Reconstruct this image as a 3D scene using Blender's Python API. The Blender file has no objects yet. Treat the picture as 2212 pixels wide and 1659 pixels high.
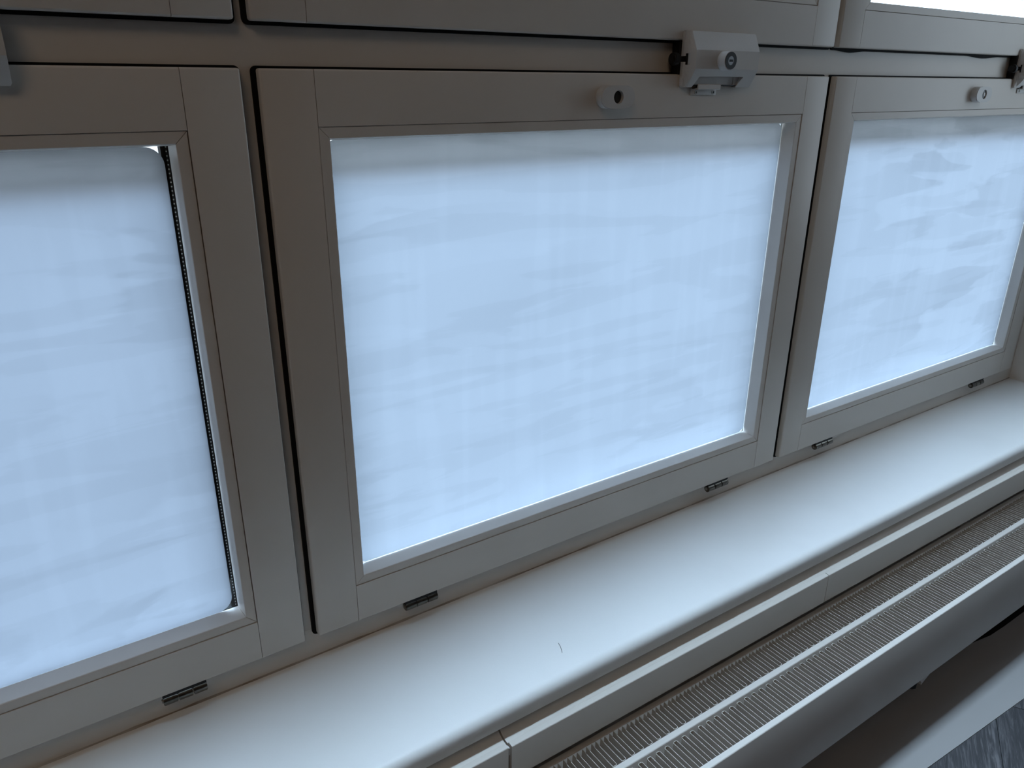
import bpy, bmesh, math, random
from mathutils import Vector, Matrix
random.seed(7)
C = bpy.context.scene.collection
FZ = 1.42            # camera height above the floor; all z below are given from eye level

# ------------------------------------------------------------------ camera, sky, lamps, exposure
cam_d = bpy.data.cameras.new('camera'); cam = bpy.data.objects.new('camera', cam_d); C.objects.link(cam)
pitch, roll, yaw = 0.37739, 0.00685, 0.5952
fw = Vector((math.sin(yaw)*math.cos(pitch), math.cos(yaw)*math.cos(pitch), -math.sin(pitch)))
rt = Vector((math.cos(yaw), -math.sin(yaw), 0)); up = rt.cross(fw)
r2 = math.cos(roll)*rt + math.sin(roll)*up; u2 = -math.sin(roll)*rt + math.cos(roll)*up
M = Matrix((r2, u2, -fw)).transposed().to_4x4(); M.translation = Vector((0, -1, FZ))
cam.matrix_world = M
cam_d.sensor_width = 36; cam_d.lens = 36*1653.0/2212; cam_d.clip_start = 0.02
bpy.context.scene.camera = cam
vs = bpy.context.scene.view_settings
vs.view_transform = 'Standard'; vs.look = 'None'; vs.exposure = 0.0; vs.gamma = 1.0; vs.use_curve_mapping = False

SKY_ZENITH = (3.9, 5.6, 7.9); SKY_HORIZON = (1.5, 1.9, 2.5); GROUND = (0.46, 0.58, 0.72); SKY_STRENGTH = 2.8
w = bpy.data.worlds.new('overcast_sky'); bpy.context.scene.world = w; w.use_nodes = True
nt = w.node_tree; nt.nodes.clear()
def wn(t, **k):
    n = nt.nodes.new(t)
    for a, b in k.items(): setattr(n, a, b)
    return n
tc = wn('ShaderNodeTexCoord'); sx = wn('ShaderNodeSeparateXYZ'); nt.links.new(tc.outputs['Generated'], sx.inputs[0])
up_f = wn('ShaderNodeMapRange', interpolation_type='SMOOTHSTEP'); up_f.inputs['From Min'].default_value = 0.1; up_f.inputs['From Max'].default_value = 1.0
dn_f = wn('ShaderNodeMapRange', interpolation_type='SMOOTHSTEP'); dn_f.inputs['From Min'].default_value = -0.06; dn_f.inputs['From Max'].default_value = 0.0
m1 = wn('ShaderNodeMix', data_type='RGBA'); m2 = wn('ShaderNodeMix', data_type='RGBA')
m1.inputs[6].default_value = (*SKY_HORIZON, 1); m1.inputs[7].default_value = (*SKY_ZENITH, 1)
m2.inputs[6].default_value = (*GROUND, 1)
bg = wn('ShaderNodeBackground'); bg.inputs[1].default_value = SKY_STRENGTH; wo = wn('ShaderNodeOutputWorld')
L = nt.links.new
L(sx.outputs[2], up_f.inputs[0]); L(sx.outputs[2], dn_f.inputs[0]); L(up_f.outputs[0], m1.inputs[0]); L(dn_f.outputs[0], m2.inputs[0])
L(m1.outputs[2], m2.inputs[7]); L(m2.outputs[2], bg.inputs[0]); L(bg.outputs[0], wo.inputs[0])

SIDE_L = 3.2; FILL_W = 17.0; FILL_COL = (1.0, 0.76, 0.53)
ld = bpy.data.lights.new('warm_fill_light', 'AREA'); ld.shape = 'DISK'; ld.size = 1.4; ld.energy = FILL_W; ld.color = FILL_COL  # unseen warm fill, added to warm the tone of the shaded frames
lo = bpy.data.objects.new('warm_fill_light', ld); lo.location = (-1.3, -2.2, 2.5+FZ); C.objects.link(lo)

# cool linear ceiling luminaire running along the windows, above an added shading board
STRIP_W, STRIP_COL = 22.5, (0.58, 0.79, 1.0)
ld = bpy.data.lights.new('linear_ceiling_light', 'AREA'); ld.shape = 'RECTANGLE'; ld.size = 5.0; ld.size_y = 0.30; ld.spread = math.radians(36); ld.energy = STRIP_W; ld.color = STRIP_COL
lo = bpy.data.objects.new('linear_ceiling_light', ld); lo.location = (0.09, -0.30, 2.56+FZ); C.objects.link(lo)

# ------------------------------------------------------------------ materials
def mat(name, col, rough=0.5, metal=0.0, spec=0.5, var=0.0, scale=8.0, bump=0.0, bscale=200.0, col2=None):
    m = bpy.data.materials.new(name); m.use_nodes = True; t = m.node_tree; b = t.nodes['Principled BSDF']
    b.inputs['Base Color'].default_value = (*col, 1); b.inputs['Roughness'].default_value = rough
    b.inputs['Metallic'].default_value = metal; b.inputs['Specular IOR Level'].default_value = spec
    g = t.nodes.new('ShaderNodeNewGeometry')
    if var or col2:
        n = t.nodes.new('ShaderNodeTexNoise'); n.inputs['Scale'].default_value = scale; n.inputs['Detail'].default_value = 5
        t.links.new(g.outputs['Position'], n.inputs['Vector'])
        r = t.nodes.new('ShaderNodeValToRGB'); c2 = col2 or tuple(c*(1-var) for c in col)
        r.color_ramp.elements[0].color = (*c2, 1); r.color_ramp.elements[1].color = (*col, 1)
        r.color_ramp.elements[0].position = 0.35; r.color_ramp.elements[1].position = 0.65
        t.links.new(n.outputs[0], r.inputs[0]); t.links.new(r.outputs[0], b.inputs['Base Color'])
    if bump:
        n = t.nodes.new('ShaderNodeTexNoise'); n.inputs['Scale'].default_value = bscale; n.inputs['Detail'].default_value = 3
        t.links.new(g.outputs['Position'], n.inputs['Vector'])
        u = t.nodes.new('ShaderNodeBump'); u.inputs['Strength'].default_value = bump; u.inputs['Distance'].default_value = 0.001
        t.links.new(n.outputs[0], u.inputs['Height']); t.links.new(u.outputs[0], b.inputs['Normal'])
    return m
PAINT = mat('white_frame_paint', (0.69, 0.645, 0.59), 0.42, var=0.05, scale=5, bump=0.08, bscale=120)
SILL = mat('white_laminate_sill', (0.84, 0.835, 0.82), 0.33, var=0.03, scale=6, bump=0.06, bscale=500)
TRUNK = mat('painted_trunking', (0.64, 0.60, 0.55), 0.38, var=0.03, scale=4)
RADP = mat('white_radiator_enamel', (0.64, 0.60, 0.555), 0.34, var=0.03, scale=3)
FIN = mat('grey_convector_steel', (0.56, 0.52, 0.47), 0.42, var=0.1, scale=30)
WALL = mat('white_wall_plaster', (0.88, 0.875, 0.86), 0.85, var=0.04, scale=3, bump=0.2, bscale=80)
ROOMW = mat('brown_room_panelling', (0.085, 0.05, 0.03), 0.9, var=0.06, scale=2, bump=0.2, bscale=80)
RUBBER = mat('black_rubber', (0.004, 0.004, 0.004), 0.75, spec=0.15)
BLACKP = mat('black_plastic', (0.010, 0.010, 0.011), 0.5, spec=0.3)
LOCKW = mat('grey_white_lock_plastic', (0.60, 0.585, 0.565), 0.4, bump=0.15, bscale=900)
STEEL = mat('dull_hinge_steel', (0.17, 0.16, 0.14), 0.30, metal=1.0, var=0.35, scale=60)
ZINC = mat('zinc_screw_metal', (0.35, 0.34, 0.32), 0.4, metal=1.0)
CHROME = mat('satin_lock_metal', (0.33, 0.34, 0.35), 0.32, metal=1.0)
DARKM = mat('dark_cylinder_metal', (0.012, 0.014, 0.017), 0.35, metal=0.0)
CAULK = mat('grimy_sealant', (0.52, 0.50, 0.46), 0.7, scale=9, col2=(0.27, 0.22, 0.18))
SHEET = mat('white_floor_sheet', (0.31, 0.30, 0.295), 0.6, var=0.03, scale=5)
OUTER = mat('outer_frame_paint', (0.30, 0.30, 0.29), 0.6, var=0.05)
LEDGE = mat('outer_white_ledge', (0.88, 0.89, 0.88), 0.5)
ALU = mat('pale_spacer_aluminium', (0.62, 0.63, 0.63), 0.5)
GROUT = mat('dark_floor_base', (0.012, 0.012, 0.013), 0.8)

def plank_mat():
    m = bpy.data.materials.new('dark_grey_wood_vinyl'); m.use_nodes = True; t = m.node_tree; b = t.nodes['Principled BSDF']
    tc = t.nodes.new('ShaderNodeTexCoord'); oi = t.nodes.new('ShaderNodeObjectInfo')
    ad = t.nodes.new('ShaderNodeVectorMath'); ad.operation = 'ADD'
    cx = t.nodes.new('ShaderNodeMath'); cx.operation = 'MULTIPLY'; cx.inputs[1].default_value = 17.0
    t.links.new(oi.outputs['Random'], cx.inputs[0]); t.links.new(tc.outputs['Object'], ad.inputs[0]); t.links.new(cx.outputs[0], ad.inputs[1])
    mp = t.nodes.new('ShaderNodeMapping'); mp.inputs['Scale'].default_value = (0.07, 1, 1); mp.inputs['Rotation'].default_value = (0, 0, -0.1)
    t.links.new(ad.outputs[0], mp.inputs[0])
    n1 = t.nodes.new('ShaderNodeTexNoise'); n1.inputs['Scale'].default_value = 150; n1.inputs['Detail'].default_value = 6; n1.inputs['Roughness'].default_value = 0.65; n1.inputs['Distortion'].default_value = 1.2
    n2 = t.nodes.new('ShaderNodeTexNoise'); n2.inputs['Scale'].default_value = 14; n2.inputs['Detail'].default_value = 3
    t.links.new(mp.outputs[0], n1.inputs[0]); t.links.new(mp.outputs[0], n2.inputs[0])
    mx = t.nodes.new('ShaderNodeMath'); mx.operation = 'MULTIPLY_ADD'; mx.inputs[1].default_value = 0.35
    t.links.new(n2.outputs[0], mx.inputs[0]); t.links.new(n1.outputs[0], mx.inputs[2])
    r = t.nodes.new('ShaderNodeValToRGB'); e = r.color_ramp.elements
    e[0].position = 0.52; e[0].color = (0.022, 0.023, 0.027, 1); e[1].position = 0.86; e[1].color = (0.135, 0.131, 0.139, 1)
    k = r.color_ramp.elements.new(0.68); k.color = (0.040, 0.040, 0.045, 1)
    t.links.new(mx.outputs[0], r.inputs[0]); t.links.new(r.outputs[0], b.inputs['Base Color'])
    b.inputs['Roughness'].default_value = 0.5
    u = t.nodes.new('ShaderNodeBump'); u.inputs['Strength'].default_value = 0.25; u.inputs['Distance'].default_value = 0.001
    t.links.new(n1.outputs[0], u.inputs['Height']); t.links.new(u.outputs[0], b.inputs['Normal'])
    return m
PLANK = plank_mat()

def glass_mat():
    m = bpy.data.materials.new('clear_window_glass'); m.use_nodes = True; t = m.node_tree; t.nodes.clear()
    o = t.nodes.new('ShaderNodeOutputMaterial'); tr = t.nodes.new('ShaderNodeBsdfTransparent'); gl = t.nodes.new('ShaderNodeBsdfGlossy')
    gl.inputs['Roughness'].default_value = 0.02; tr.inputs[0].default_value = (0.95, 0.965, 0.96, 1)
    lw = t.nodes.new('ShaderNodeLayerWeight'); lw.inputs[0].default_value = 0.5      # Schlick curve, the same from both faces
    pw = t.nodes.new('ShaderNodeMath'); pw.operation = 'POWER'; pw.inputs[1].default_value = 5.0; t.links.new(lw.outputs['Facing'], pw.inputs[0])
    fr = t.nodes.new('ShaderNodeMath'); fr.operation = 'MULTIPLY_ADD'; fr.inputs[1].default_value = 0.96; fr.inputs[2].default_value = 0.04; t.links.new(pw.outputs[0], fr.inputs[0])
    mx = t.nodes.new('ShaderNodeMixShader')
    t.links.new(fr.outputs[0], mx.inputs[0]); t.links.new(tr.outputs[0], mx.inputs[1]); t.links.new(gl.outputs[0], mx.inputs[2]); t.links.new(mx.outputs[0], o.inputs[0])
    return m
GLASS = glass_mat()

def film_mat(name='frosted_film', tint=(0.172, 0.176, 0.183), amount=1.0):
    """frosted privacy film: light from outdoors is scattered through it; faint wipe and drip marks"""
    m = bpy.data.materials.new(name); m.use_nodes = True; t = m.node_tree; t.nodes.clear()
    N = t.nodes.new; K = t.links.new
    o = N('ShaderNodeOutputMaterial'); tr = N('ShaderNodeBsdfTranslucent'); df = N('ShaderNodeBsdfDiffuse'); ad = N('ShaderNodeMixShader')
    g = N('ShaderNodeNewGeometry')
    def streak(rot, scl, sc, lo, hi, dist=0.6):
        mp = N('ShaderNodeMapping'); mp.inputs['Rotation'].default_value = (0, rot, 0); mp.inputs['Scale'].default_value = scl
        K(g.outputs['Position'], mp.inputs[0])
        n = N('ShaderNodeTexNoise'); n.inputs['Scale'].default_value = sc; n.inputs['Detail'].default_value = 6; n.inputs['Distortion'].default_value = dist
        n.inputs['Roughness'].default_value = 0.45
        K(mp.outputs[0], n.inputs[0]); r = N('ShaderNodeMapRange'); r.interpolation_type = 'SMOOTHSTEP'
        r.inputs['From Min'].default_value = lo; r.inputs['From Max'].default_value = hi
        K(n.outputs[0], r.inputs[0]); return r.outputs[0]
    a = streak(-0.16, (0.9, 1, 5.0), 2.6, 0.50, 0.53)      # slanted wipe marks
    a2 = streak(-0.22, (1.2, 1, 11.0), 2.2, 0.52, 0.54)
    b = streak(0.0, (9, 1, 0.8), 3.0, 0.50, 0.60, 0.2)       # vertical drips
    c = streak(0.0, (1, 1, 1), 1.6, 0.3, 0.7)                # broad unevenness
    def madd(x, k, y):
        q = N('ShaderNodeMath'); q.operation = 'MULTIPLY_ADD'; K(x, q.inputs[0]); q.inputs[1].default_value = k
        if isinstance(y, float): q.inputs[2].default_value = y
        else: K(y, q.inputs[2])
        return q.outputs[0]
    ml = N('ShaderNodeMath'); ml.operation = 'MULTIPLY'; K(a, ml.inputs[0]); K(c, ml.inputs[1])
    v = madd(ml.outputs[0], -0.14, 1.01); v = madd(a2, -0.05, v); v = madd(b, 0.03, v); v = madd(c, 0.02, v)
    cc = N('ShaderNodeMix'); cc.data_type = 'RGBA'; cc.blend_type = 'MULTIPLY'; cc.inputs[0].default_value = 1
    cc.inputs[6].default_value = (*tint, 1)
    cb = N('ShaderNodeCombineColor'); K(v, cb.inputs[0]); K(v, cb.inputs[1]); K(v, cb.inputs[2]); K(cb.outputs[0], cc.inputs[7])
    K(cc.outputs[2], tr.inputs[0]); df.inputs[0].default_value = (0.6, 0.6, 0.6, 1)
    ad.inputs[0].default_value = 0.2 if amount else 0; K(tr.outputs[0], ad.inputs[1]); K(df.outputs[0], ad.inputs[2]); K(ad.outputs[0], o.inputs[0])
    return m
TOP_DIM = film_mat('added_dimming_sheet', (0.97, 0.86, 0.76)); FILM = film_mat(); FILM_L = film_mat('denser_frosted_film', (0.146, 0.149, 0.157)); FILM_UP = film_mat('pale_frosted_film', (0.42, 0.42, 0.42))

def spacer_mat():
    m = mat('perforated_spacer', (0.02, 0.02, 0.02), 0.4, metal=0.0); t = m.node_tree; b = t.nodes['Principled BSDF']
    g = t.nodes.new('ShaderNodeNewGeometry'); s = t.nodes.new('ShaderNodeSeparateXYZ'); t.links.new(g.outputs['Position'], s.inputs[0])
    q = t.nodes.new('ShaderNodeMath'); q.operation = 'MULTIPLY'; q.inputs[1].default_value = 2*math.pi/0.0052
    c = t.nodes.new('ShaderNodeMath'); c.operation = 'SINE'; t.links.new(s.outputs[2], q.inputs[0]); t.links.new(q.outputs[0], c.inputs[0])
    r = t.nodes.new('ShaderNodeValToRGB'); r.color_ramp.elements[0].position = 0.35; r.color_ramp.elements[0].color = (0.03, 0.03, 0.03, 1)
    r.color_ramp.elements[1].position = 0.6; r.color_ramp.elements[1].color = (0.9, 0.9, 0.88, 1)
    t.links.new(c.outputs[0], r.inputs[0]); t.links.new(r.outputs[0], b.inputs['Base Color'])
    return m
DOTS = spacer_mat()

# ------------------------------------------------------------------ helpers
def empty(name, loc, **p):
    o = bpy.data.objects.new(name, None); o.location = (loc[0], loc[1], loc[2]+FZ); o.empty_display_size = 0.05; C.objects.link(o)
    for k, v in p.items(): o[k] = v
    return o
def wloc(o):
    v = Vector((0, 0, 0))
    while o: v = v + o.location; o = o.parent
    return v
def link(name, bm, m, parent=None, smooth=False, **p):
    """bm holds eye-level coordinates; the object gets its own origin at the middle of its foot"""
    for v in bm.verts: v.co.z += FZ
    bmesh.ops.recalc_face_normals(bm, faces=bm.faces)
    xs = [v.co.x for v in bm.verts]; ys = [v.co.y for v in bm.verts]; zs = [v.co.z for v in bm.verts]
    org = Vector(((min(xs)+max(xs))/2, (min(ys)+max(ys))/2, min(zs)))
    for v in bm.verts: v.co -= org
    me = bpy.data.meshes.new(name); bm.to_mesh(me); bm.free(); me.materials.append(m)
    if smooth:
        for f in me.polygons: f.use_smooth = True
        try: me.set_sharp_from_angle(angle=math.radians(35))
        except Exception: pass
    o = bpy.data.objects.new(name, me); C.objects.link(o)
    if parent: o.parent = parent; o.location = org - wloc(parent)
    else: o.location = org
    for k, v in p.items(): o[k] = v
    return o
def box(bm, x0, x1, y0, y1, z0, z1, bev=()):
    """bev: list of (offset, [pairs like 'x-y-'])"""
    vs_ = [bm.verts.new((x, y, z)) for x in (x0, x1) for y in (y0, y1) for z in (z0, z1)]
    F = {'x-': (0, 1, 3, 2), 'x+': (4, 6, 7, 5), 'y-': (0, 4, 5, 1), 'y+': (2, 3, 7, 6), 'z-': (0, 2, 6, 4), 'z+': (1, 5, 7, 3)}
    fs = {k: bm.faces.new([vs_[i] for i in q]) for k, q in F.items()}
    for off, pairs, seg in bev:
        es = []
        for p in pairs:
            a, b = fs.get(p[:2]), fs.get(p[2:])
            for e in a.edges:
                if b in e.link_faces: es.append(e)
        bmesh.ops.bevel(bm, geom=es, offset=off, segments=seg, affect='EDGES', profile=0.5)
        return
def prism_x(bm, prof, x0, x1):
    """closed profile of (y, z) points run along x"""
    a = [bm.verts.new((x0, y, z)) for y, z in prof]; b = [bm.verts.new((x1, y, z)) for y, z in prof]
    n = len(prof); bm.faces.new(a); bm.faces.new(b[::-1])
    for i in range(n): bm.faces.new((a[i], b[i], b[(i+1) % n], a[(i+1) % n]))
def prism(bm, poly, d0, d1, axis):
    """polygon given in the two other axes (in x,y,z order), run along axis"""
    def P(p, d):
        q = list(p); q.insert(axis, d); return q
    a = [bm.verts.new(P(p, d0)) for p in poly]; b = [bm.verts.new(P(p, d1)) for p in poly]
    n = len(poly); bm.faces.new(a); bm.faces.new(b[::-1])
    for i in range(n): bm.faces.new((a[i], b[i], b[(i+1) % n], a[(i+1) % n]))
def rrect(x0, x1, z0, z1, r, n=6):
    pts = []
    for cx, cz, a0 in ((x1-r, z1-r, 0), (x0+r, z1-r, 90), (x0+r, z0+r, 180), (x1-r, z0+r, 270)):
        for i in range(n+1):
            a = math.radians(a0+90*i/n); pts.append((cx+r*math.cos(a), cz+r*math.sin(a)))
    return pts
def ring(bm, outer, inner, y0, y1):
    """same number of (x, z) points outside and inside, y0..y1 thick"""
    n = len(outer); R = []
    for pts in (outer, inner):
        for y in (y0, y1): R.append([bm.verts.new((p[0], y, p[1])) for p in pts])
    of, ob, inf, inb = R
    for i in range(n):
        j = (i+1) % n
        bm.faces.new((of[i], of[j], inf[j], inf[i])); bm.faces.new((ob[i], inb[i], inb[j], ob[j]))
        bm.faces.new((of[i], ob[i], ob[j], of[j])); bm.faces.new((inf[i], inf[j], inb[j], inb[i]))
def cyl(bm, c, axis, r, d0, d1, n=24, r1=None):
    """cylinder along axis (0,1,2) from d0 to d1; c = the two other coordinates"""
    r1 = r if r1 is None else r1
    def P(a, d, rr):
        q = [c[0]+rr*math.cos(a), c[1]+rr*math.sin(a)]; q.insert(axis, d); return q
    A = [bm.verts.new(P(2*math.pi*i/n, d0, r)) for i in range(n)]; B = [bm.verts.new(P(2*math.pi*i/n, d1, r1)) for i in range(n)]
    bm.faces.new(A); bm.faces.new(B[::-1])
    for i in range(n): bm.faces.new((A[i], B[i], B[(i+1) % n], A[(i+1) % n]))
def simple(name, m, parent, *a, **k):
    bm = bmesh.new(); box(bm, *a, **k); return link(name, bm, m, parent)

# ------------------------------------------------------------------ room shell
XL, XR, YB, ZC, ZF = -2.45, 2.635, -3.9, 2.60, -FZ
def struct(name, label, m, *a):
    bm = bmesh.new(); box(bm, *a); return link(name, bm, m, None, kind='structure', label=label, category='wall')
struct('wall_right', 'white side wall meeting the right end of the window sill', WALL, XR, XR+0.1, YB, 0.12, ZF-0.05, ZC+0.1)
struct('wall_left', 'plain brown side wall of the room left of the windows', ROOMW, XL-0.1, XL, YB, 0.12, ZF-0.05, ZC+0.1)
struct('wall_back', 'plain brown wall of the room facing the windows', ROOMW, XL-0.1, XR+0.1, YB-0.1, YB, ZF-0.05, ZC+0.1)
o = struct('ceiling', 'plain brown ceiling of the room', ROOMW, XL-0.1, XR+0.1, YB-0.1, 0.12, ZC, ZC+0.1); o['category'] = 'ceiling'
struct('wall_window', 'white parapet wall below the window sill behind the radiator', WALL, XL, XR, -0.215, 0.12, ZF, -0.9215)
struct('wall_window_top', 'white strip of wall above the upper windows', WALL, XL, XR, -0.02, 0.12, 1.22, ZC)
FRX0 = -2.06
struct('wall_window_side', 'white strip of wall left of the window frame', WALL, XL, FRX0-0.001, -0.02, 0.12, -0.9215, 1.22)

o = struct('added_shade_1', 'unseen white board added above the upper windows to shade sashes and sill', WALL, XL, XR, -0.26, -0.02, 1.22, 1.25); o['category'] = 'added_shade'  # added out of view to keep the overhead light off locks and sill back
# glowing panel, framed like a window, added unseen to brighten the right-hand sashes
wp = bpy.data.materials.new('side_fill_glow'); wp.use_nodes = True; t_ = wp.node_tree; t_.nodes.clear()
em_ = t_.nodes.new('ShaderNodeEmission'); em_.inputs[0].default_value = (0.70, 0.86, 1.0, 1); em_.inputs[1].default_value = SIDE_L; oo_ = t_.nodes.new('ShaderNodeOutputMaterial'); t_.links.new(em_.outputs[0], oo_.inputs[0])
fill_panel = empty('window_9', (XR-0.02, -0.65, -0.45), kind='structure', label='unseen glowing fill panel, framed like a window, added on the side wall', category='window')  # added fill panel, not one of the room's windows
for n_, b_ in (('glass_pane', (XR-0.012, XR-0.008, -0.62, -0.30, -0.40, 0.90)),):  # glowing face of the added fill panel
    bm = bmesh.new(); box(bm, *b_); link(n_, bm, wp, fill_panel)
for b_ in ((-0.68, -0.62, -0.46, 0.96), (-0.30, -0.24, -0.46, 0.96), (-0.62, -0.30, -0.46, -0.40), (-0.62, -0.30, 0.90, 0.96)):
    bm = bmesh.new(); box(bm, XR-0.025, XR-0.0005, *b_); link('fill_panel_bar', bm, PAINT, fill_panel)
# floor with planks
fl = empty('floor', (0.1, -2.0, ZF), kind='structure', label='dark grey wood-look plank floor in front of the radiator', category='floor')
bm = bmesh.new(); box(bm, XL, XR, YB, -0.215, ZF-0.05, ZF-0.0022); link('subfloor', bm, GROUT, fl)
A = (0.8607, 0.5091); Nn = (-0.5091, 0.8607); PW, PL = 0.19, 1.22
def clip(poly, f):
    out = []
    for i in range(len(poly)):
        p, q = poly[i], poly[(i+1) % len(poly)]; fp, fq = f(p), f(q)
        if fp >= 0: out.append(p)
        if (fp >= 0) != (fq >= 0):
            s = fp/(fp-fq); out.append((p[0]+s*(q[0]-p[0]), p[1]+s*(q[1]-p[1])))
    return out
ang = math.atan2(A[1], A[0])
for k in range(-28, 12):
    n0 = -1.313-PW*(k+1); off = 1.336 + (k*0.43) % PL
    if k == 0: off = 1.336
    for j in range(-6, 5):
        a0 = off+j*PL; g = 0.0008
        ca, cn = a0+PL/2, n0+PW/2
        poly = [(a0+g, n0+g), (a0+PL-g, n0+g), (a0+PL-g, n0+PW-g), (a0+g, n0+PW-g)]
        poly = [(a*A[0]+n*Nn[0], a*A[1]+n*Nn[1]) for a, n in poly]
        for f in (lambda p: p[0]-XL-.001, lambda p: XR-.001-p[0], lambda p: p[1]-YB-.001, lambda p: -0.216-p[1]):
            poly = clip(poly, f)
            if len(poly) < 3: break
        if len(poly) < 3: continue
        c0 = (ca*A[0]+cn*Nn[0], ca*A[1]+cn*Nn[1])
        loc = [((p[0]-c0[0])*A[0]+(p[1]-c0[1])*A[1], (p[0]-c0[0])*Nn[0]+(p[1]-c0[1])*Nn[1]) for p in poly]
        ar = abs(sum(loc[i][0]*loc[(i+1) % len(loc)][1]-loc[(i+1) % len(loc)][0]*loc[i][1] for i in range(len(loc))))/2
        if ar < 0.004: continue
        bm = bmesh.new(); prism(bm, loc, -0.0021, 0.0, 2); bmesh.ops.recalc_face_normals(bm, faces=bm.faces)
        me = bpy.data.meshes.new('plank'); bm.to_mesh(me); bm.free(); me.materials.append(PLANK)
        o = bpy.data.objects.new('plank', me); C.objects.link(o); o.parent = fl
        o.location = Vector((c0[0], c0[1], 0)) - Vector((fl.location.x, fl.location.y, 0)); o.rotation_euler = (0, 0, ang)

# ------------------------------------------------------------------ window frame (fixed part)
fr = empty('window_frame', (0.3, 0.05, -0.886), kind='structure', label='white fixed window frame with recessed mullions and transom between the sashes', category='window frame')
FY = 0.0172; FB = 0.09
cols = [(-1.992, -0.866), (-0.844, 0.282), (0.30422, 1.42995), (1.45243, 2.583)]
ZB, ZT, ZU, ZUT = -0.83742, 0.01208, 0.0645, 1.15
OV = 0.012
def bar(name, x0, x1, z0, z1, y=FY, m=PAINT): return simple(name, m, fr, x0, x1, y, FB, z0, z1)
bar('bottom_rail', FRX0, XR-0.0005, -0.935, ZB+0.0075, FY-0.0004)
bar('transom', FRX0, XR-0.0005, ZT-0.0095, ZU+0.0125, FY-0.0004)
bar('top_rail', FRX0, XR-0.0005, ZUT-OV, 1.22)
for zz in ((ZB+0.006, ZT-0.008), (ZU+0.0110, ZUT-OV-0.0005)):
    for a, b in zip(cols[:-1], cols[1:]): bar('mullion', a[1]-OV, b[0]+OV, zz[0], zz[1])
    bar('jamb', FRX0, cols[0][0]+OV, zz[0], zz[1]); bar('jamb', cols[3][1]-OV, XR-0.0005, zz[0], zz[1])
# grimy sealant line along the sill
bm = bmesh.new()
n = 160; rows = []
for i in range(n+1):
    x = FRX0+(XR-FRX0)*i/n; k = 0.0015+0.0004*math.sin(i*1.7)+0.0003*math.sin(i*4.1)
    rows.append([bm.verts.new(q) for q in ((x, FY-0.0006, -0.886+k*1.6), (x, FY-0.0009-k*.45, -0.886+k*.5), (x, FY-0.0006-k*1.2, -0.8858), (x, FY+0.003, -0.8862), (x, FY+0.003, -0.886+k*1.6))])
for i in range(n):
    for j in range(5): bm.faces.new((rows[i][j], rows[i+1][j], rows[i+1][(j+1) % 5], rows[i][(j+1) % 5]))
bm.faces.new(rows[0]); bm.faces.new(rows[-1])
link('sealant', bm, CAULK, fr, True, label='brownish grimy sealant line')
# outer sill board on the weather side
for x0, x1 in cols:
    simple('outer_sill', OUTER, fr, x0-0.005, x1+0.005, 0.093, 0.19, ZB+0.02, ZB+0.069)

# ------------------------------------------------------------------ sashes
WD = 0.069; BW = 0.0146; GY = 0.030
def hinge(parent, x0, x1):
    h = empty('hinge', ((x0+x1)/2, 0.004, ZB-0.02)); h.parent = parent; h.location = h.location - wloc(parent)
    cy, cz, r = 0.0042, ZB-0.0106, 0.0076
    w_ = (x1-x0)/3
    for k in range(3):
        bm = bmesh.new(); g = 0.0006 if k != 2 else 0.0012
        cyl(bm, (cy, cz), 0, r, x0+k*w_+g, x0+(k+1)*w_-0.0004, 28)
        es = [e for e in bm.edges if len({round(v.co.x, 5) for v in e.verts}) == 1]
        bmesh.ops.bevel(bm, geom=es, offset=0.0009, segments=2, affect='EDGES')
        link('knuckle', bm, STEEL, h, True)
    bm = bmesh.new(); cyl(bm, (cy, cz), 0, 0.0030, x0-0.0012, x0+0.001, 16); link('pin', bm, ZINC, h, True)
    bm = bmesh.new(); box(bm, x0+0.0005, x1-0.0005, 0.0010, 0.0168, cz+0.0048, ZB+0.006); link('notch_shade', bm, BLACKP, h)  # black box standing in for the shaded slot above the barrel
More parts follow.
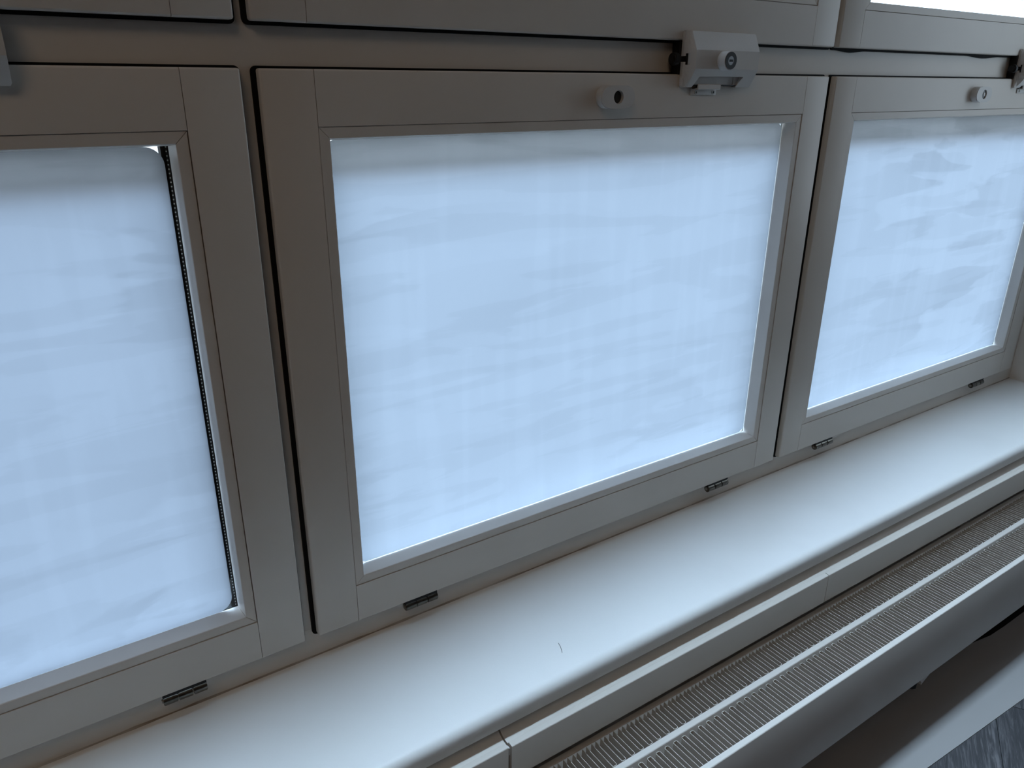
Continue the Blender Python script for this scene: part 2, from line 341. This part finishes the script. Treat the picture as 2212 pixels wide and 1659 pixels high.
def window(idx, x0, x1, z0, z1, label, frosted, hinges=(), gap=-0.0004, cr=0.014, lip=0.003, lobes=(), right_gap=0.0008, low_gap=0.0015):
    W = empty('window_%d' % idx, ((x0+x1)/2, 0.03, z0), kind='structure', label=label, category='window')
    T = 0.0122; g = 0.0004; rr = 0.003
    # stiles run full height, rails sit between them
    bm = bmesh.new(); box(bm, x0, x0+WD-g, 0, T, z0, z1, bev=[(rr, ['x-y-', 'y-z-', 'y-z+', 'x-z+', 'x-z-'], 3)]); link('stile', bm, PAINT, W, True)
    bm = bmesh.new(); box(bm, x1-WD+g, x1, 0, T, z0, z1, bev=[(rr, ['x+y-', 'y-z-', 'y-z+', 'x+z+', 'x+z-'], 3)]); link('stile', bm, PAINT, W, True)
    bm = bmesh.new(); box(bm, x0+WD+g, x1-WD-g, 0, T, z1-WD, z1, bev=[(rr, ['y-z+'], 3)]); link('rail', bm, PAINT, W, True)
    bm = bmesh.new(); box(bm, x0+WD+g, x1-WD-g, 0, T, z0, z0+WD, bev=[(rr, ['y-z-'], 3)]); link('rail', bm, PAINT, W, True)
    i = 0.0155; bm = bmesh.new()
    ring(bm, [(x0+i, z0+i), (x1-i, z0+i), (x1-i, z1-i), (x0+i, z1-i)], [(x0+WD, z0+WD), (x1-WD, z0+WD), (x1-WD, z1-WD), (x0+WD, z1-WD)], T+0.0002, 0.082)
    link('inner_sash', bm, PAINT, W)
    # rubber gasket pressed against the frame
    out = rrect(x0-0.0062, x1+lip, z0-lip, z1+lip, 0.007, 5)
    if lobes:
        seg = [(x0-lip+0.007 + (x1-x0-0.008)*q/240.0) for q in range(241)]; new = []
        for x in seg:
            d = sum(h*max(0, math.cos((x-c)/wd*math.pi/2))**2 if abs(x-c) < wd else 0 for c, wd, h in lobes); new.append((x, z0-lip-d))
        out = out[:21] + new + out[21:] if False else out
    inn = [(min(max(px, x0+0.009), x1-0.009), min(max(pz, z0+0.009), z1-0.009)) for px, pz in out]
    bm = bmesh.new(); ring(bm, out, inn, T+0.0004, FY-0.0006)
    for c, wd, h in lobes:
        pts = [(c+wd*(q/12.0-1), z0-lip-h*math.cos((q/12.0-1)*math.pi/2)**2) for q in range(25)]
        prism(bm, [(c-wd, z0+0.004)] + pts + [(c+wd, z0+0.004)], T+0.0005, FY-0.0007, 1)
    link('gasket', bm, RUBBER, W)
    # mitred glazing beads
    a0, a1, c0, c1 = x0+WD+0.0007, x1-WD-0.0007, z0+WD+0.0010, z1-WD-0.0007
    s = 0.0035; yb = 0.0011
    def bead(p):
        # p: outer a, outer b, inner a, inner b, glass a, glass b in (x, z), inner edge softly rounded
        (oa, ob, ia, ib, ga, gb) = p; bm = bmesh.new()
        def lerp(u, v, k): return (u[0]+(v[0]-u[0])*k, u[1]+(v[1]-u[1])*k)
        A_, B_ = [], []
        for (o_, i_, g_, lst) in ((oa, ia, ga, A_), (ob, ib, gb, B_)):
            for (pt, y) in ((o_, 0.028), (o_, yb+0.0006), (lerp(o_, i_, 0.04), yb), (lerp(o_, i_, 0.945), yb), (i_, yb+0.0008), (g_, GY-0.0015), (g_, 0.0299), (o_, 0.0299)):
                lst.append(bm.verts.new((pt[0], y, pt[1])))
        n = len(A_); bm.faces.new(A_); bm.faces.new(B_[::-1])
        for q in range(n): bm.faces.new((A_[q], B_[q], B_[(q+1) % n], A_[(q+1) % n]))
        link('glazing_bead', bm, PAINT, W)
    O = [(a0, c0), (a1, c0), (a1, c1), (a0, c1)]; b_ = BW
    I = [(a0+b_, c0+b_), (a1-b_, c0+b_), (a1-b_, c1-b_), (a0+b_, c1-b_)]
    G = [(a0+b_+s, c0+b_+s), (a1-b_-s, c0+b_+s), (a1-b_-s, c1-b_-s), (a0+b_+s, c1-b_-s)]
    for q in range(4):
        r_ = (q+1) % 4; e = 0.00035
        d = (O[r_][0]-O[q][0], O[r_][1]-O[q][1]); L_ = math.hypot(*d); d = (d[0]/L_*e, d[1]/L_*e)
        sh = lambda P, k: (P[0]+k*d[0], P[1]+k*d[1])
        bead((sh(O[q], 1), sh(O[r_], -1), sh(I[q], 1), sh(I[r_], -1), sh(G[q], 1), sh(G[r_], -1)))
    gx0, gx1, gz0, gz1 = a0+0.004, a1-0.004, c0+0.004, c1-0.004
    simple('glass_pane', GLASS, W, gx0, gx1, GY+0.0002, GY+0.004, gz0, gz1)
    # dark seal and perforated spacer between the two panes
    e = s+b_+0.0005; bm = bmesh.new(); k = -0.002 if not right_gap > 0.004 else 0.0078; SM = RUBBER if right_gap > 0.004 else ALU
    X0, X1, Z0, Z1 = a0+e-0.002, a1-e-k, c0+e-0.002, c1-e+0.002
    ring(bm, [(gx0, gz0), (gx1, gz0), (gx1, gz1), (gx0, gz1)], [(X0, Z0), (X1, Z0), (X1, Z1), (X0, Z1)], GY+0.0045, GY+0.020); link('spacer_bar', bm, SM, W)
    if right_gap > 0.004:
        bm = bmesh.new(); box(bm, a1-e-0.0022, a1-e-0.0006, GY+0.0042, GY+0.00445, Z0+0.002, Z1-0.002); link('spacer_perforations', bm, DOTS, W, label='row of bright dots along the spacer')
    # weather-side glazing strips: sides, a grey sheet added to dim the top, and a white sloping ledge at the foot
    if frosted:
        d0, d1 = GY+0.0215, GY+0.046; ht = 0.037
        bm = bmesh.new(); bm.faces.new([bm.verts.new(q) for q in ((gx0, d0, c1-e-ht), (gx1, d0, c1-e-ht), (gx1, d0, gz1), (gx0, d0, gz1))]); link('top_dimming_sheet', bm, TOP_DIM, W); simple('outer_strip', OUTER, W, gx0, a0+e, d0, d1, c0+e+0.001, c1-e-ht-0.001)
        simple('outer_strip', OUTER, W, a1-e, gx1, d0, d1, c0+e+0.001, c1-e-ht-0.001); simple('outer_ledge', LEDGE, W, gx0, gx1, GY+0.0205, GY+0.045, gz0, c0+e-0.001)
    # privacy film with rounded corners
    if True:
        q = e-0.0004
        bm = bmesh.new(); pts = rrect(a0+q+gap, a1-q-right_gap, c0+q+low_gap, c1-q-gap*0.5, cr, 8)
        bm.faces.new([bm.verts.new((px, GY-0.0001, pz)) for px, pz in pts]); link('frosted_film', bm, (FILM_L if idx == 2 else FILM) if frosted else FILM_UP, W)
    for h in hinges: hinge(W, *h)
    return W
win_specs = [
 (1, 0, 0, 'lower window sash farthest left, out of the picture', []),
 (2, 1, 0, 'lower white sash at the left with a dark dotted gap beside its frosted film', [(-0.69, -0.628), (0.0665, 0.1288)]),
 (3, 2, 0, 'large lower white sash in the middle with frosted pane and oval key lock', [(0.4585, 0.5215), (1.208, 1.2735)]),
 (4, 3, 0, 'lower white sash at the right, ending at the side wall above the sill', [(1.594, 1.6635), (2.352, 2.42)]),
 (5, 0, 1, 'upper window sash farthest left, out of the picture', []),
 (6, 1, 1, 'upper white sash at the left, only its bottom rail in view', []),
 (7, 2, 1, 'upper white sash in the middle behind the top of the lock box', []),
 (8, 3, 1, 'upper white sash at the right with bright white pane', []),
]
for i_, c_, up_, lab, hg in win_specs:
    x0, x1 = cols[c_]
    if up_:
        if c_ == 3: x0 -= 0.0085
        if c_ == 2: x0 -= 0.0035; x1 += 0.001
        window(i_, x0, x1, ZU, ZUT, lab, False, lip=0.0042, lobes=[(1.505, 0.055, 0.0035), (2.03, 0.08, 0.004)] if c_ == 3 else ())
    elif c_ == 1: window(i_, x0, x1, ZB, ZT, lab, True, hg, gap=0.0, cr=0.022, right_gap=0.0065, low_gap=0.0)
    else: window(i_, x0, x1, ZB, ZT, lab, True, hg)

# ------------------------------------------------------------------ window sill
SZ, SY, ST = -0.886, -0.254, 0.035
bm = bmesh.new(); prof = [(FY-0.0006, SZ), ]
r = 0.015
for i in range(9):
    a = math.radians(90+90*i/8); prof.append((SY+r+r*math.cos(a), SZ-r+r*math.sin(a)))
r = 0.002
for i in range(4):
    a = math.radians(180+90*i/3); prof.append((SY+r+r*math.cos(a), SZ-ST+r+r*math.sin(a)))
prof.append((FY-0.0006, SZ-ST))
prism_x(bm, prof, XL+0.001, XR-0.0008)
link('window_sill', bm, SILL, None, True, kind='structure', label='long white window sill with rounded front edge running under the lower windows', category='window sill')

# stray hair lying on the sill
hp = [(0.6525, -0.1816), (0.6510, -0.1888), (0.6475, -0.1972), (0.6437, -0.2041)]
bm = bmesh.new(); prev = None
for i, (hx, hy) in enumerate(hp):
    rr_ = [bm.verts.new((hx+0.00035*math.cos(a*math.pi/2), hy+0.0001*i, -0.8852+0.00035*math.sin(a*math.pi/2))) for a in range(4)]
    if prev:
        for a in range(4): bm.faces.new((prev[a], rr_[a], rr_[(a+1) % 4], prev[(a+1) % 4]))
    prev = rr_
link('hair', bm, BLACKP, None, True, label='short dark hair lying on the white window sill', category='hair')

# ------------------------------------------------------------------ cable trunking below the sill
tr = empty('cable_trunking', (0.3, -0.245, -1.0158), label='white cable trunking with jointed cover panels, running between sill and radiator', category='cable trunking')
def cove(x0, x1, dy=0.0, dz=0.0):
    pts = [(-0.2155, -0.9225), (-0.2335, -0.9225)]
    for i in range(9):
        a = math.radians(180-0-90*i/8)       # concave sweep outwards
        pts.append((-0.2335-0.027*(1-math.sin(math.pi/2-(math.pi/2)*i/8))*1.0, -0.9225-0.0245*math.sin((math.pi/2)*i/8)))
    pts += [(-0.2612, -0.9475), (-0.2612, -1.010), (-0.2155, -1.010)]
    bm = bmesh.new(); prism_x(bm, [(y+dy, z+dz) for y, z in pts], x0, x1); link('trunking_body', bm, TRUNK, tr, True)
def lid(x0, x1, dy=0.0, dz=0.0):
    t = 0.0092; y1 = -0.26135+dy; zt = -0.9458+dz; zb = -1.0150+dz; r = 0.0018
    pts = [(y1, zb), (y1, zt)]
    for i in range(5):
        a = math.radians(90+90*i/4); pts.append((y1-t+r+r*math.cos(a), zt-0.0008-r+r*math.sin(a)))
    pts += [(y1-t, zb+0.001), (y1-t+0.001, zb)]
    bm = bmesh.new(); prism_x(bm, pts, x0, x1); link('cover_panel', bm, TRUNK, tr, True)
cove(XL+0.002, 0.4935); cove(0.4965, XR-0.002)
lid(XL+0.002, 0.4930, dy=0.0012, dz=-0.0004); lid(0.4985, 1.2880); lid(1.2896, XR-0.002)
simple('joint_clip', LOCKW, tr, 0.4940, 0.4960, -0.2685, -0.262, -0.9640, -0.9500)

# ------------------------------------------------------------------ radiator
rz = -1.05; RB = -1.221; RX0, RX1 = -1.25, 2.50
Yb, Yf = -0.2490, -0.4085
rad = empty('radiator', ((RX0+RX1)/2, (Yb+Yf)/2, RB), label='long low white panel radiator with open folded fins on top, below the trunking', category='radiator')
def panel(name, y0, y1, z0, rr=0.0022, ztop=rz):
    bm = bmesh.new(); box(bm, RX0, RX1, y0, y1, z0, ztop, bev=[(rr, ['y-z+', 'y+z+', 'y-z-', 'y+z-', 'x-z+', 'x+z+', 'x-y-', 'x+y-'], 3)])
    link(name, bm, RADP, rad, True)
panel('back_panel', -0.2595, Yb, RB); panel('middle_panel', -0.3300, -0.3175, RB+0.004); panel('front_panel', Yf, -0.3965, RB)
for ya_, yb_ in ((-0.3177, -0.2597), (-0.3963, -0.3302)): simple('light_block_plate', FIN, rad, RX0+0.002, RX1-0.002, ya_, yb_, RB+0.006, RB+0.008)  # unseen solid plates added to stop light falling through the fins
fz = rz-0.006
def fold_bm(x, w, ya, yb, z0, z1, t=0.0010):
    """one U fold of the convector: web at ya (towards the wall), legs reaching yb, open below and above"""
    bm = bmesh.new(); r = 0.0022
    if ya < yb: r, t_ = -r, -t
    else: t_ = t
    R_ = abs(r)
    out = [(x, yb), (x, ya-r), (x+R_, ya), (x+w-R_, ya), (x+w, ya-r), (x+w, yb), (x+w-t, yb), (x+w-t, ya-r-t_*.3), (x+w-R_, ya-t_), (x+R_, ya-t_), (x+t, ya-r-t_*.3), (x+t, yb)]
    A_ = [bm.verts.new((p[0], p[1], z0)) for p in out]; B_ = [bm.verts.new((p[0], p[1], z1)) for p in out]
    n = len(out); h = n//2
    for q in range(n): bm.faces.new((A_[q], A_[(q+1) % n], B_[(q+1) % n], B_[q]))
    for S in (A_, B_):
        for q in range(h-1): bm.faces.new((S[q], S[q+1], S[n-2-q], S[n-1-q]))
    return bm
PIT = 0.0202; X_0 = 0.7906; FWD = 0.0099
rowsY = (('row1', -0.3165, -0.2600), ('row2', -0.3318, -0.3958))
for rn, ya, yb in rowsY:
    proto = None
    k0 = int((0.42-X_0)/PIT); k1 = int((2.46-X_0)/PIT)
    for k in range(k0, k1):
        x = X_0+k*PIT
        if proto is None:
            proto = link('convector_fin', fold_bm(x, FWD, ya, yb, fz-0.115, fz+(0.004 if rn == 'row1' else 0)), FIN, rad); px = x
        else:
            o = proto.copy(); C.objects.link(o); o.parent = rad; o.location = proto.location + Vector((x-px, 0, 0))
        
    bm = bmesh.new()
    for k in range(int((RX0-X_0)/PIT)+2, k0):
        b2 = fold_bm(X_0+k*PIT, FWD, ya, yb, fz-0.115, fz); me = bpy.data.meshes.new('tmp'); b2.to_mesh(me); b2.free(); bm.from_mesh(me); bpy.data.meshes.remove(me)
    link('convector_fins', bm, FIN, rad, kind='stuff')
for x in (-0.6, 1.95): simple('bracket', RADP, rad, x, x+0.04, Yb, -0.2152, RB+0.02, RB+0.14)
# drain plug below the front edge
bm = bmesh.new(); cyl(bm, (1.495, -0.388), 2, 0.013, RB-0.030, RB+0.003, 8); link('drain_plug', bm, BLACKP, rad, True, label='black plug under the front edge')
bm = bmesh.new(); prism(bm, [(1.512, -1.2185), (1.556, -1.2185), (1.551, -1.236), (1.532, -1.246), (1.519, -1.2535), (1.518, -1.245), (1.510, -1.238)], -0.400, -0.392, 1)
link('plug_cap', bm, LOCKW, rad, False, label='torn light plastic cap beside the plug')

o = struct('added_shade_2', 'black strip standing in for the deep shade behind the white sheet', RUBBER, XL, XR, -0.375, -0.2152, ZF, ZF+0.0012); o['category'] = 'added_shade'  # shade under the radiator laid down as a flat black strip
# ------------------------------------------------------------------ white sheet on the floor
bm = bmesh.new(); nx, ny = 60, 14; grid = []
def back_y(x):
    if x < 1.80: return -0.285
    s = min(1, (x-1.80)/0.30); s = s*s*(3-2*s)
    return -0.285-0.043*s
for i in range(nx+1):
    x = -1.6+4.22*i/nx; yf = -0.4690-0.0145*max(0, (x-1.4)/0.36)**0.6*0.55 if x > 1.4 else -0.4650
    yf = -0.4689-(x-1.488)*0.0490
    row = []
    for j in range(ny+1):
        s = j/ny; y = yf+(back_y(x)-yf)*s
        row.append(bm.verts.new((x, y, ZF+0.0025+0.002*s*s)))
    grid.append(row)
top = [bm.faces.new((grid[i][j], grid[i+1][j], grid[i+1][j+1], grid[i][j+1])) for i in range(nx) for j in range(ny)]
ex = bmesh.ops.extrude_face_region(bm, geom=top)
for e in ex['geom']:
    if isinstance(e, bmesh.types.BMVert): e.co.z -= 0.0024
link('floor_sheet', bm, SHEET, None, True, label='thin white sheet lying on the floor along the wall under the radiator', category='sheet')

# ------------------------------------------------------------------ lock boxes bridging the transom
def lock_box(x0, label, extra=''):
    t = empty('window_lock', (x0+0.085, -0.012, -0.0085), label=label, category='lock')
    x1 = x0+0.170; e = -0.0004
    # side profile (y, z): thin at top and bottom edges, ridged in the middle
    Z = [0.079, 0.0545, 0.0500, 0.0205, 0.0085, -0.0085]
    Yc = [-0.0100, -0.0212, -0.0230, -0.0236, -0.0175, -0.0085]
    def ycap(z):
        for (za, zb_, a, b) in zip(Z[:-1], Z[1:], Yc[:-1], Yc[1:]):
            if za >= z >= zb_: return a+(b-a)*(za-z)/(za-zb_)
        return Yc[-1]
    # front outline in x, z with slot on the left edge and notch at the bottom
    sl = x0+0.0065
    xs_cols = [x0, x0+0.012, x1-0.001, x1]
    bm = bmesh.new()
    # grid based shell: columns across x, rows down z; cells can be left out for the notch and slot
    XS = sorted({0.0, 0.0022, 0.0065, 0.012, 0.0305, 0.1405, 0.1575, 0.1685, 0.170})
    ZS = [0.079, 0.0765, 0.0545, 0.0500, 0.0445, 0.0400, 0.0310, 0.0265, 0.0205, 0.0085, -0.0060, -0.0085]
    def solid(i, j):
        xa, xb, za, zb_ = XS[i], XS[i+1], ZS[j], ZS[j+1]; xm, zm = (xa+xb)/2, (za+zb_)/2
        if zm < 0.0085 and 0.0305 < xm < 0.1405: return False
        if 0.0310 < zm < 0.0400 and xm < 0.0065: return False
        if 0.0265 < zm < 0.0445 and 0.0022 < xm < 0.0065: return False
        return True
    def yy(x, z):
        c = ycap(z)
        if x < 0.0125: c = -0.0060+(c+0.0060)*min(1.0, (x/0.012))
        return c
    def xs_(x, z):
        # corners slightly rounded, leg of the notch slanting outwards, right leg slanting too
        X = x0+x
        if z < 0.0085:
            k = (0.0085-z)/0.017
            if abs(x-0.0305) < 1e-6: X -= 0.0080*k
            if abs(x-0.1405) < 1e-6: X -= 0.0085*k+0.0
        if z > 0.0785 and x < 0.001: X += 0.0035
        if z < -0.008 and x < 0.001: X += 0.0025
        if z > 0.0785 and x > 0.1695: X -= 0.003
        if z < -0.008 and x > 0.1695: X -= 0.003
        return X
    V = {}
    def vert(i, j, back):
        k = (i, j, back)
        if k not in V:
            x, z = XS[i], ZS[j]; V[k] = bm.verts.new((xs_(x, z), e if back else yy(x, z), z))
        return V[k]
    nI, nJ = len(XS)-1, len(ZS)-1
    for i in range(nI):
        for j in range(nJ):
            if not solid(i, j): continue
            for back in (0, 1):
                q = [vert(i, j, back), vert(i+1, j, back), vert(i+1, j+1, back), vert(i, j+1, back)]
                bm.faces.new(q if not back else q[::-1])
            for (di, dj, a, b) in ((-1, 0, (i, j), (i, j+1)), (1, 0, (i+1, j), (i+1, j+1)), (0, -1, (i, j), (i+1, j)), (0, 1, (i, j+1), (i+1, j+1))):
                ii, jj = i+di, j+dj
                if ii < 0 or jj < 0 or ii >= nI or jj >= nJ or not solid(ii, jj):
                    bm.faces.new((vert(*a, 0), vert(*b, 0), vert(*b, 1), vert(*a, 1)))
    hs = link('housing', bm, LOCKW, t)
    bv = hs.modifiers.new('soft_edges', 'BEVEL'); bv.width = 0.0011; bv.segments = 3; bv.limit_method = 'ANGLE'; bv.angle_limit = math.radians(38)
    # inner backing seen through the notch, with its dark base line
    simple('base_plate', LOCKW, t, x0+0.030, x0+0.140, -0.006, -0.0004, -0.0046, 0.0082)
    simple('divider', LOCKW, t, x0+0.1270, x0+0.1400, -0.0075, -0.0061, -0.0046, 0.0082)
    simple('slot_strip', BLACKP, t, x0+0.026, x0+0.149, -0.0078, -0.0004, -0.0066, -0.0048)
    # key cylinder
    cx, cz = x0+0.0783+0.0, 0.0338
    bm = bmesh.new(); cyl(bm, (cx, cz), 1, 0.0152, -0.0218, -0.0400, 40)
    es = [ed for ed in bm.edges if all(abs(v.co.y+0.0400) < 1e-6 for v in ed.verts)]; bmesh.ops.bevel(bm, geom=es, offset=0.0018, segments=3, affect='EDGES')
    cb = link('cylinder_collar', bm, LOCKW, t, True)
    bm = bmesh.new(); ring(bm, [(cx+0.0137*math.cos(a*math.pi/18), cz+0.0137*math.sin(a*math.pi/18)) for a in range(36)], [(cx+0.0072*math.cos(a*math.pi/18), cz+0.0072*math.sin(a*math.pi/18)) for a in range(36)], -0.0409, -0.0400)
    link('dark_ring', bm, DARKM, cb, True)
    bm = bmesh.new(); cyl(bm, (cx, cz), 1, 0.0071, -0.0400, -0.0407, 32); kc = link('key_face', bm, CHROME, cb, True)
    bm = bmesh.new(); box(bm, cx-0.0042, cx+0.0046, -0.0411, -0.0406, cz-0.0018, cz+0.0018); link('keyhole', bm, BLACKP, cb)
    # black push rod through the slot in the left edge
    rod = bmesh.new(); cyl(rod, (0.0000, 0.0355), 0, 0.0043, x0-0.012, x0+0.0050, 20); pr = link('push_rod', rod, BLACKP, t, True)
    kb = bmesh.new(); cyl(kb, (0.0000, 0.0353), 0, 0.0102, x0-0.0215, x0-0.0075, 24)
    es = [ed for ed in kb.edges if len({round(v.co.x, 5) for v in ed.verts}) == 1]; bmesh.ops.bevel(kb, geom=es, offset=0.0028, segments=3, affect='EDGES')
    link('knob', kb, BLACKP, pr, True)
    fl_ = bmesh.new(); box(fl_, x0+0.0024, x0+0.0062, -0.0105, -0.0005, 0.0268, 0.0442); link('rod_plate', fl_, BLACKP, pr)
    simple('black_backing', BLACKP, t, x0-0.0055, x0+0.165, -0.0003, 0.0155, 0.0128, 0.0632)  # plain black block behind the housing
    return t
def striker(x0, label):
    t = empty('lock_striker', (x0+0.031, -0.004, -0.0213), label=label, category='lock striker')
    bm = bmesh.new(); box(bm, x0, x0+0.062, -0.0022, -0.0002, -0.0213, -0.0105, bev=[(0.0006, ['x-y-', 'x+y-', 'y-z-', 'y-z+'], 2)]); link('screw_plate', bm, LOCKW, t, True)
    bm = bmesh.new(); prism_x(bm, [(-0.0002, -0.0118), (-0.0100, -0.0122), (-0.0112, -0.0112), (-0.0112, -0.0045), (-0.0100, -0.0034), (-0.0085, -0.0034), (-0.0085, -0.0098), (-0.0002, -0.0098)], x0+0.007, x0+0.0625)
    es = [e for e in bm.edges if abs(e.verts[0].co.x-(x0+0.0625)) < 1e-6 and abs(e.verts[1].co.x-(x0+0.0625)) < 1e-6]
    link('hook', bm, LOCKW, t, True)
    for sx_ in (0.0110, 0.0540):
        bm = bmesh.new(); ring(bm, [(x0+sx_+0.0034*math.cos(a*math.pi/10), -0.0166+0.0034*math.sin(a*math.pi/10)) for a in range(20)], [(x0+sx_+0.0018*math.cos(a*math.pi/10), -0.0166+0.0018*math.sin(a*math.pi/10)) for a in range(20)], -0.0030, -0.0022)
        s_ = link('screw', bm, ZINC, t, True)
        bm = bmesh.new(); cyl(bm, (x0+sx_, -0.0166), 1, 0.0018, -0.0022, -0.0026, 12); link('screw_recess', bm, BLACKP, s_)
def oval_lock(x0, label, lit):
    t = empty('sash_key_lock', (x0+0.0355, -0.008, -0.0405), label=label, category='lock')
    bm = bmesh.new(); c = (x0+0.0360, -0.0233); rh = 0.0102; hw, hh = 0.0356, 0.01725
    pts, hole = [], []
    for k in range(64):
        a = 2*math.pi*k/64; ca, sa = math.cos(a), math.sin(a)
        t1 = hh/abs(sa) if abs(sa) > 1e-6 else 9
        if abs(t1*ca) <= hw-hh: tt = t1
        else:
            cc = hw-hh; b_ = cc*abs(ca); tt = b_+math.sqrt(max(0, b_*b_-cc*cc+hh*hh))
        pts.append((x0+0.0356+tt*ca, c[1]+tt*sa)); hole.append((c[0]+rh*ca, c[1]+rh*sa))
    ring(bm, pts, hole, -0.0150, -0.0002)
    es = [e for e in bm.edges if all(abs(v.co.y+0.0150) < 1e-6 for v in e.verts) and len(e.link_faces) == 2 and all((v.co.x-c[0])**2+(v.co.z-c[1])**2 > 0.0003**1 * 0 + 0.000110 for v in e.verts) and not any(abs((v.co.x-c[0])**2+(v.co.z-c[1])**2 - rh*rh) < 1e-9 for v in e.verts)]
    bmesh.ops.bevel(bm, geom=es, offset=0.0012, segments=3, affect='EDGES')
    bd = link('lock_cover', bm, LOCKW, t, True)
    bm = bmesh.new(); cyl(bm, c, 1, rh-0.0002, -0.0090 if not lit else -0.0125, -0.0004, 32); cy = link('key_cylinder', bm, DARKM, t, True)
    bm = bmesh.new(); box(bm, c[0]-0.0078, c[0]-0.0025, -0.0093, -0.0088, c[1]-0.0042, c[1]+0.0042); link('keyhole', bm, BLACKP, cy)
    if lit:
        bm = bmesh.new(); box(bm, c[0]-0.0005, c[0]+0.0060, -0.0134, -0.0125, c[1]-0.0038, c[1]+0.0038); link('key_plug', bm, LOCKW, cy)
lock_box(1.0150, 'grey-white lock box with key cylinder bridging the transom above the middle lower window')
lock_box(-0.1240, 'lock box at the left edge of the picture, only its right end showing')
lock_box(2.1725, 'lock box cut by the right edge of the picture with black rod on its left')
striker(1.0446, 'small white striker plate with two screws under the middle lock box')
striker(2.2020, 'small white striker plate at the right picture edge under the right lock box')
oval_lock(0.8330, 'oval white key lock on the top rail of the middle lower window', False)
oval_lock(1.9815, 'oval white key lock on the top rail of the right lower window', True)
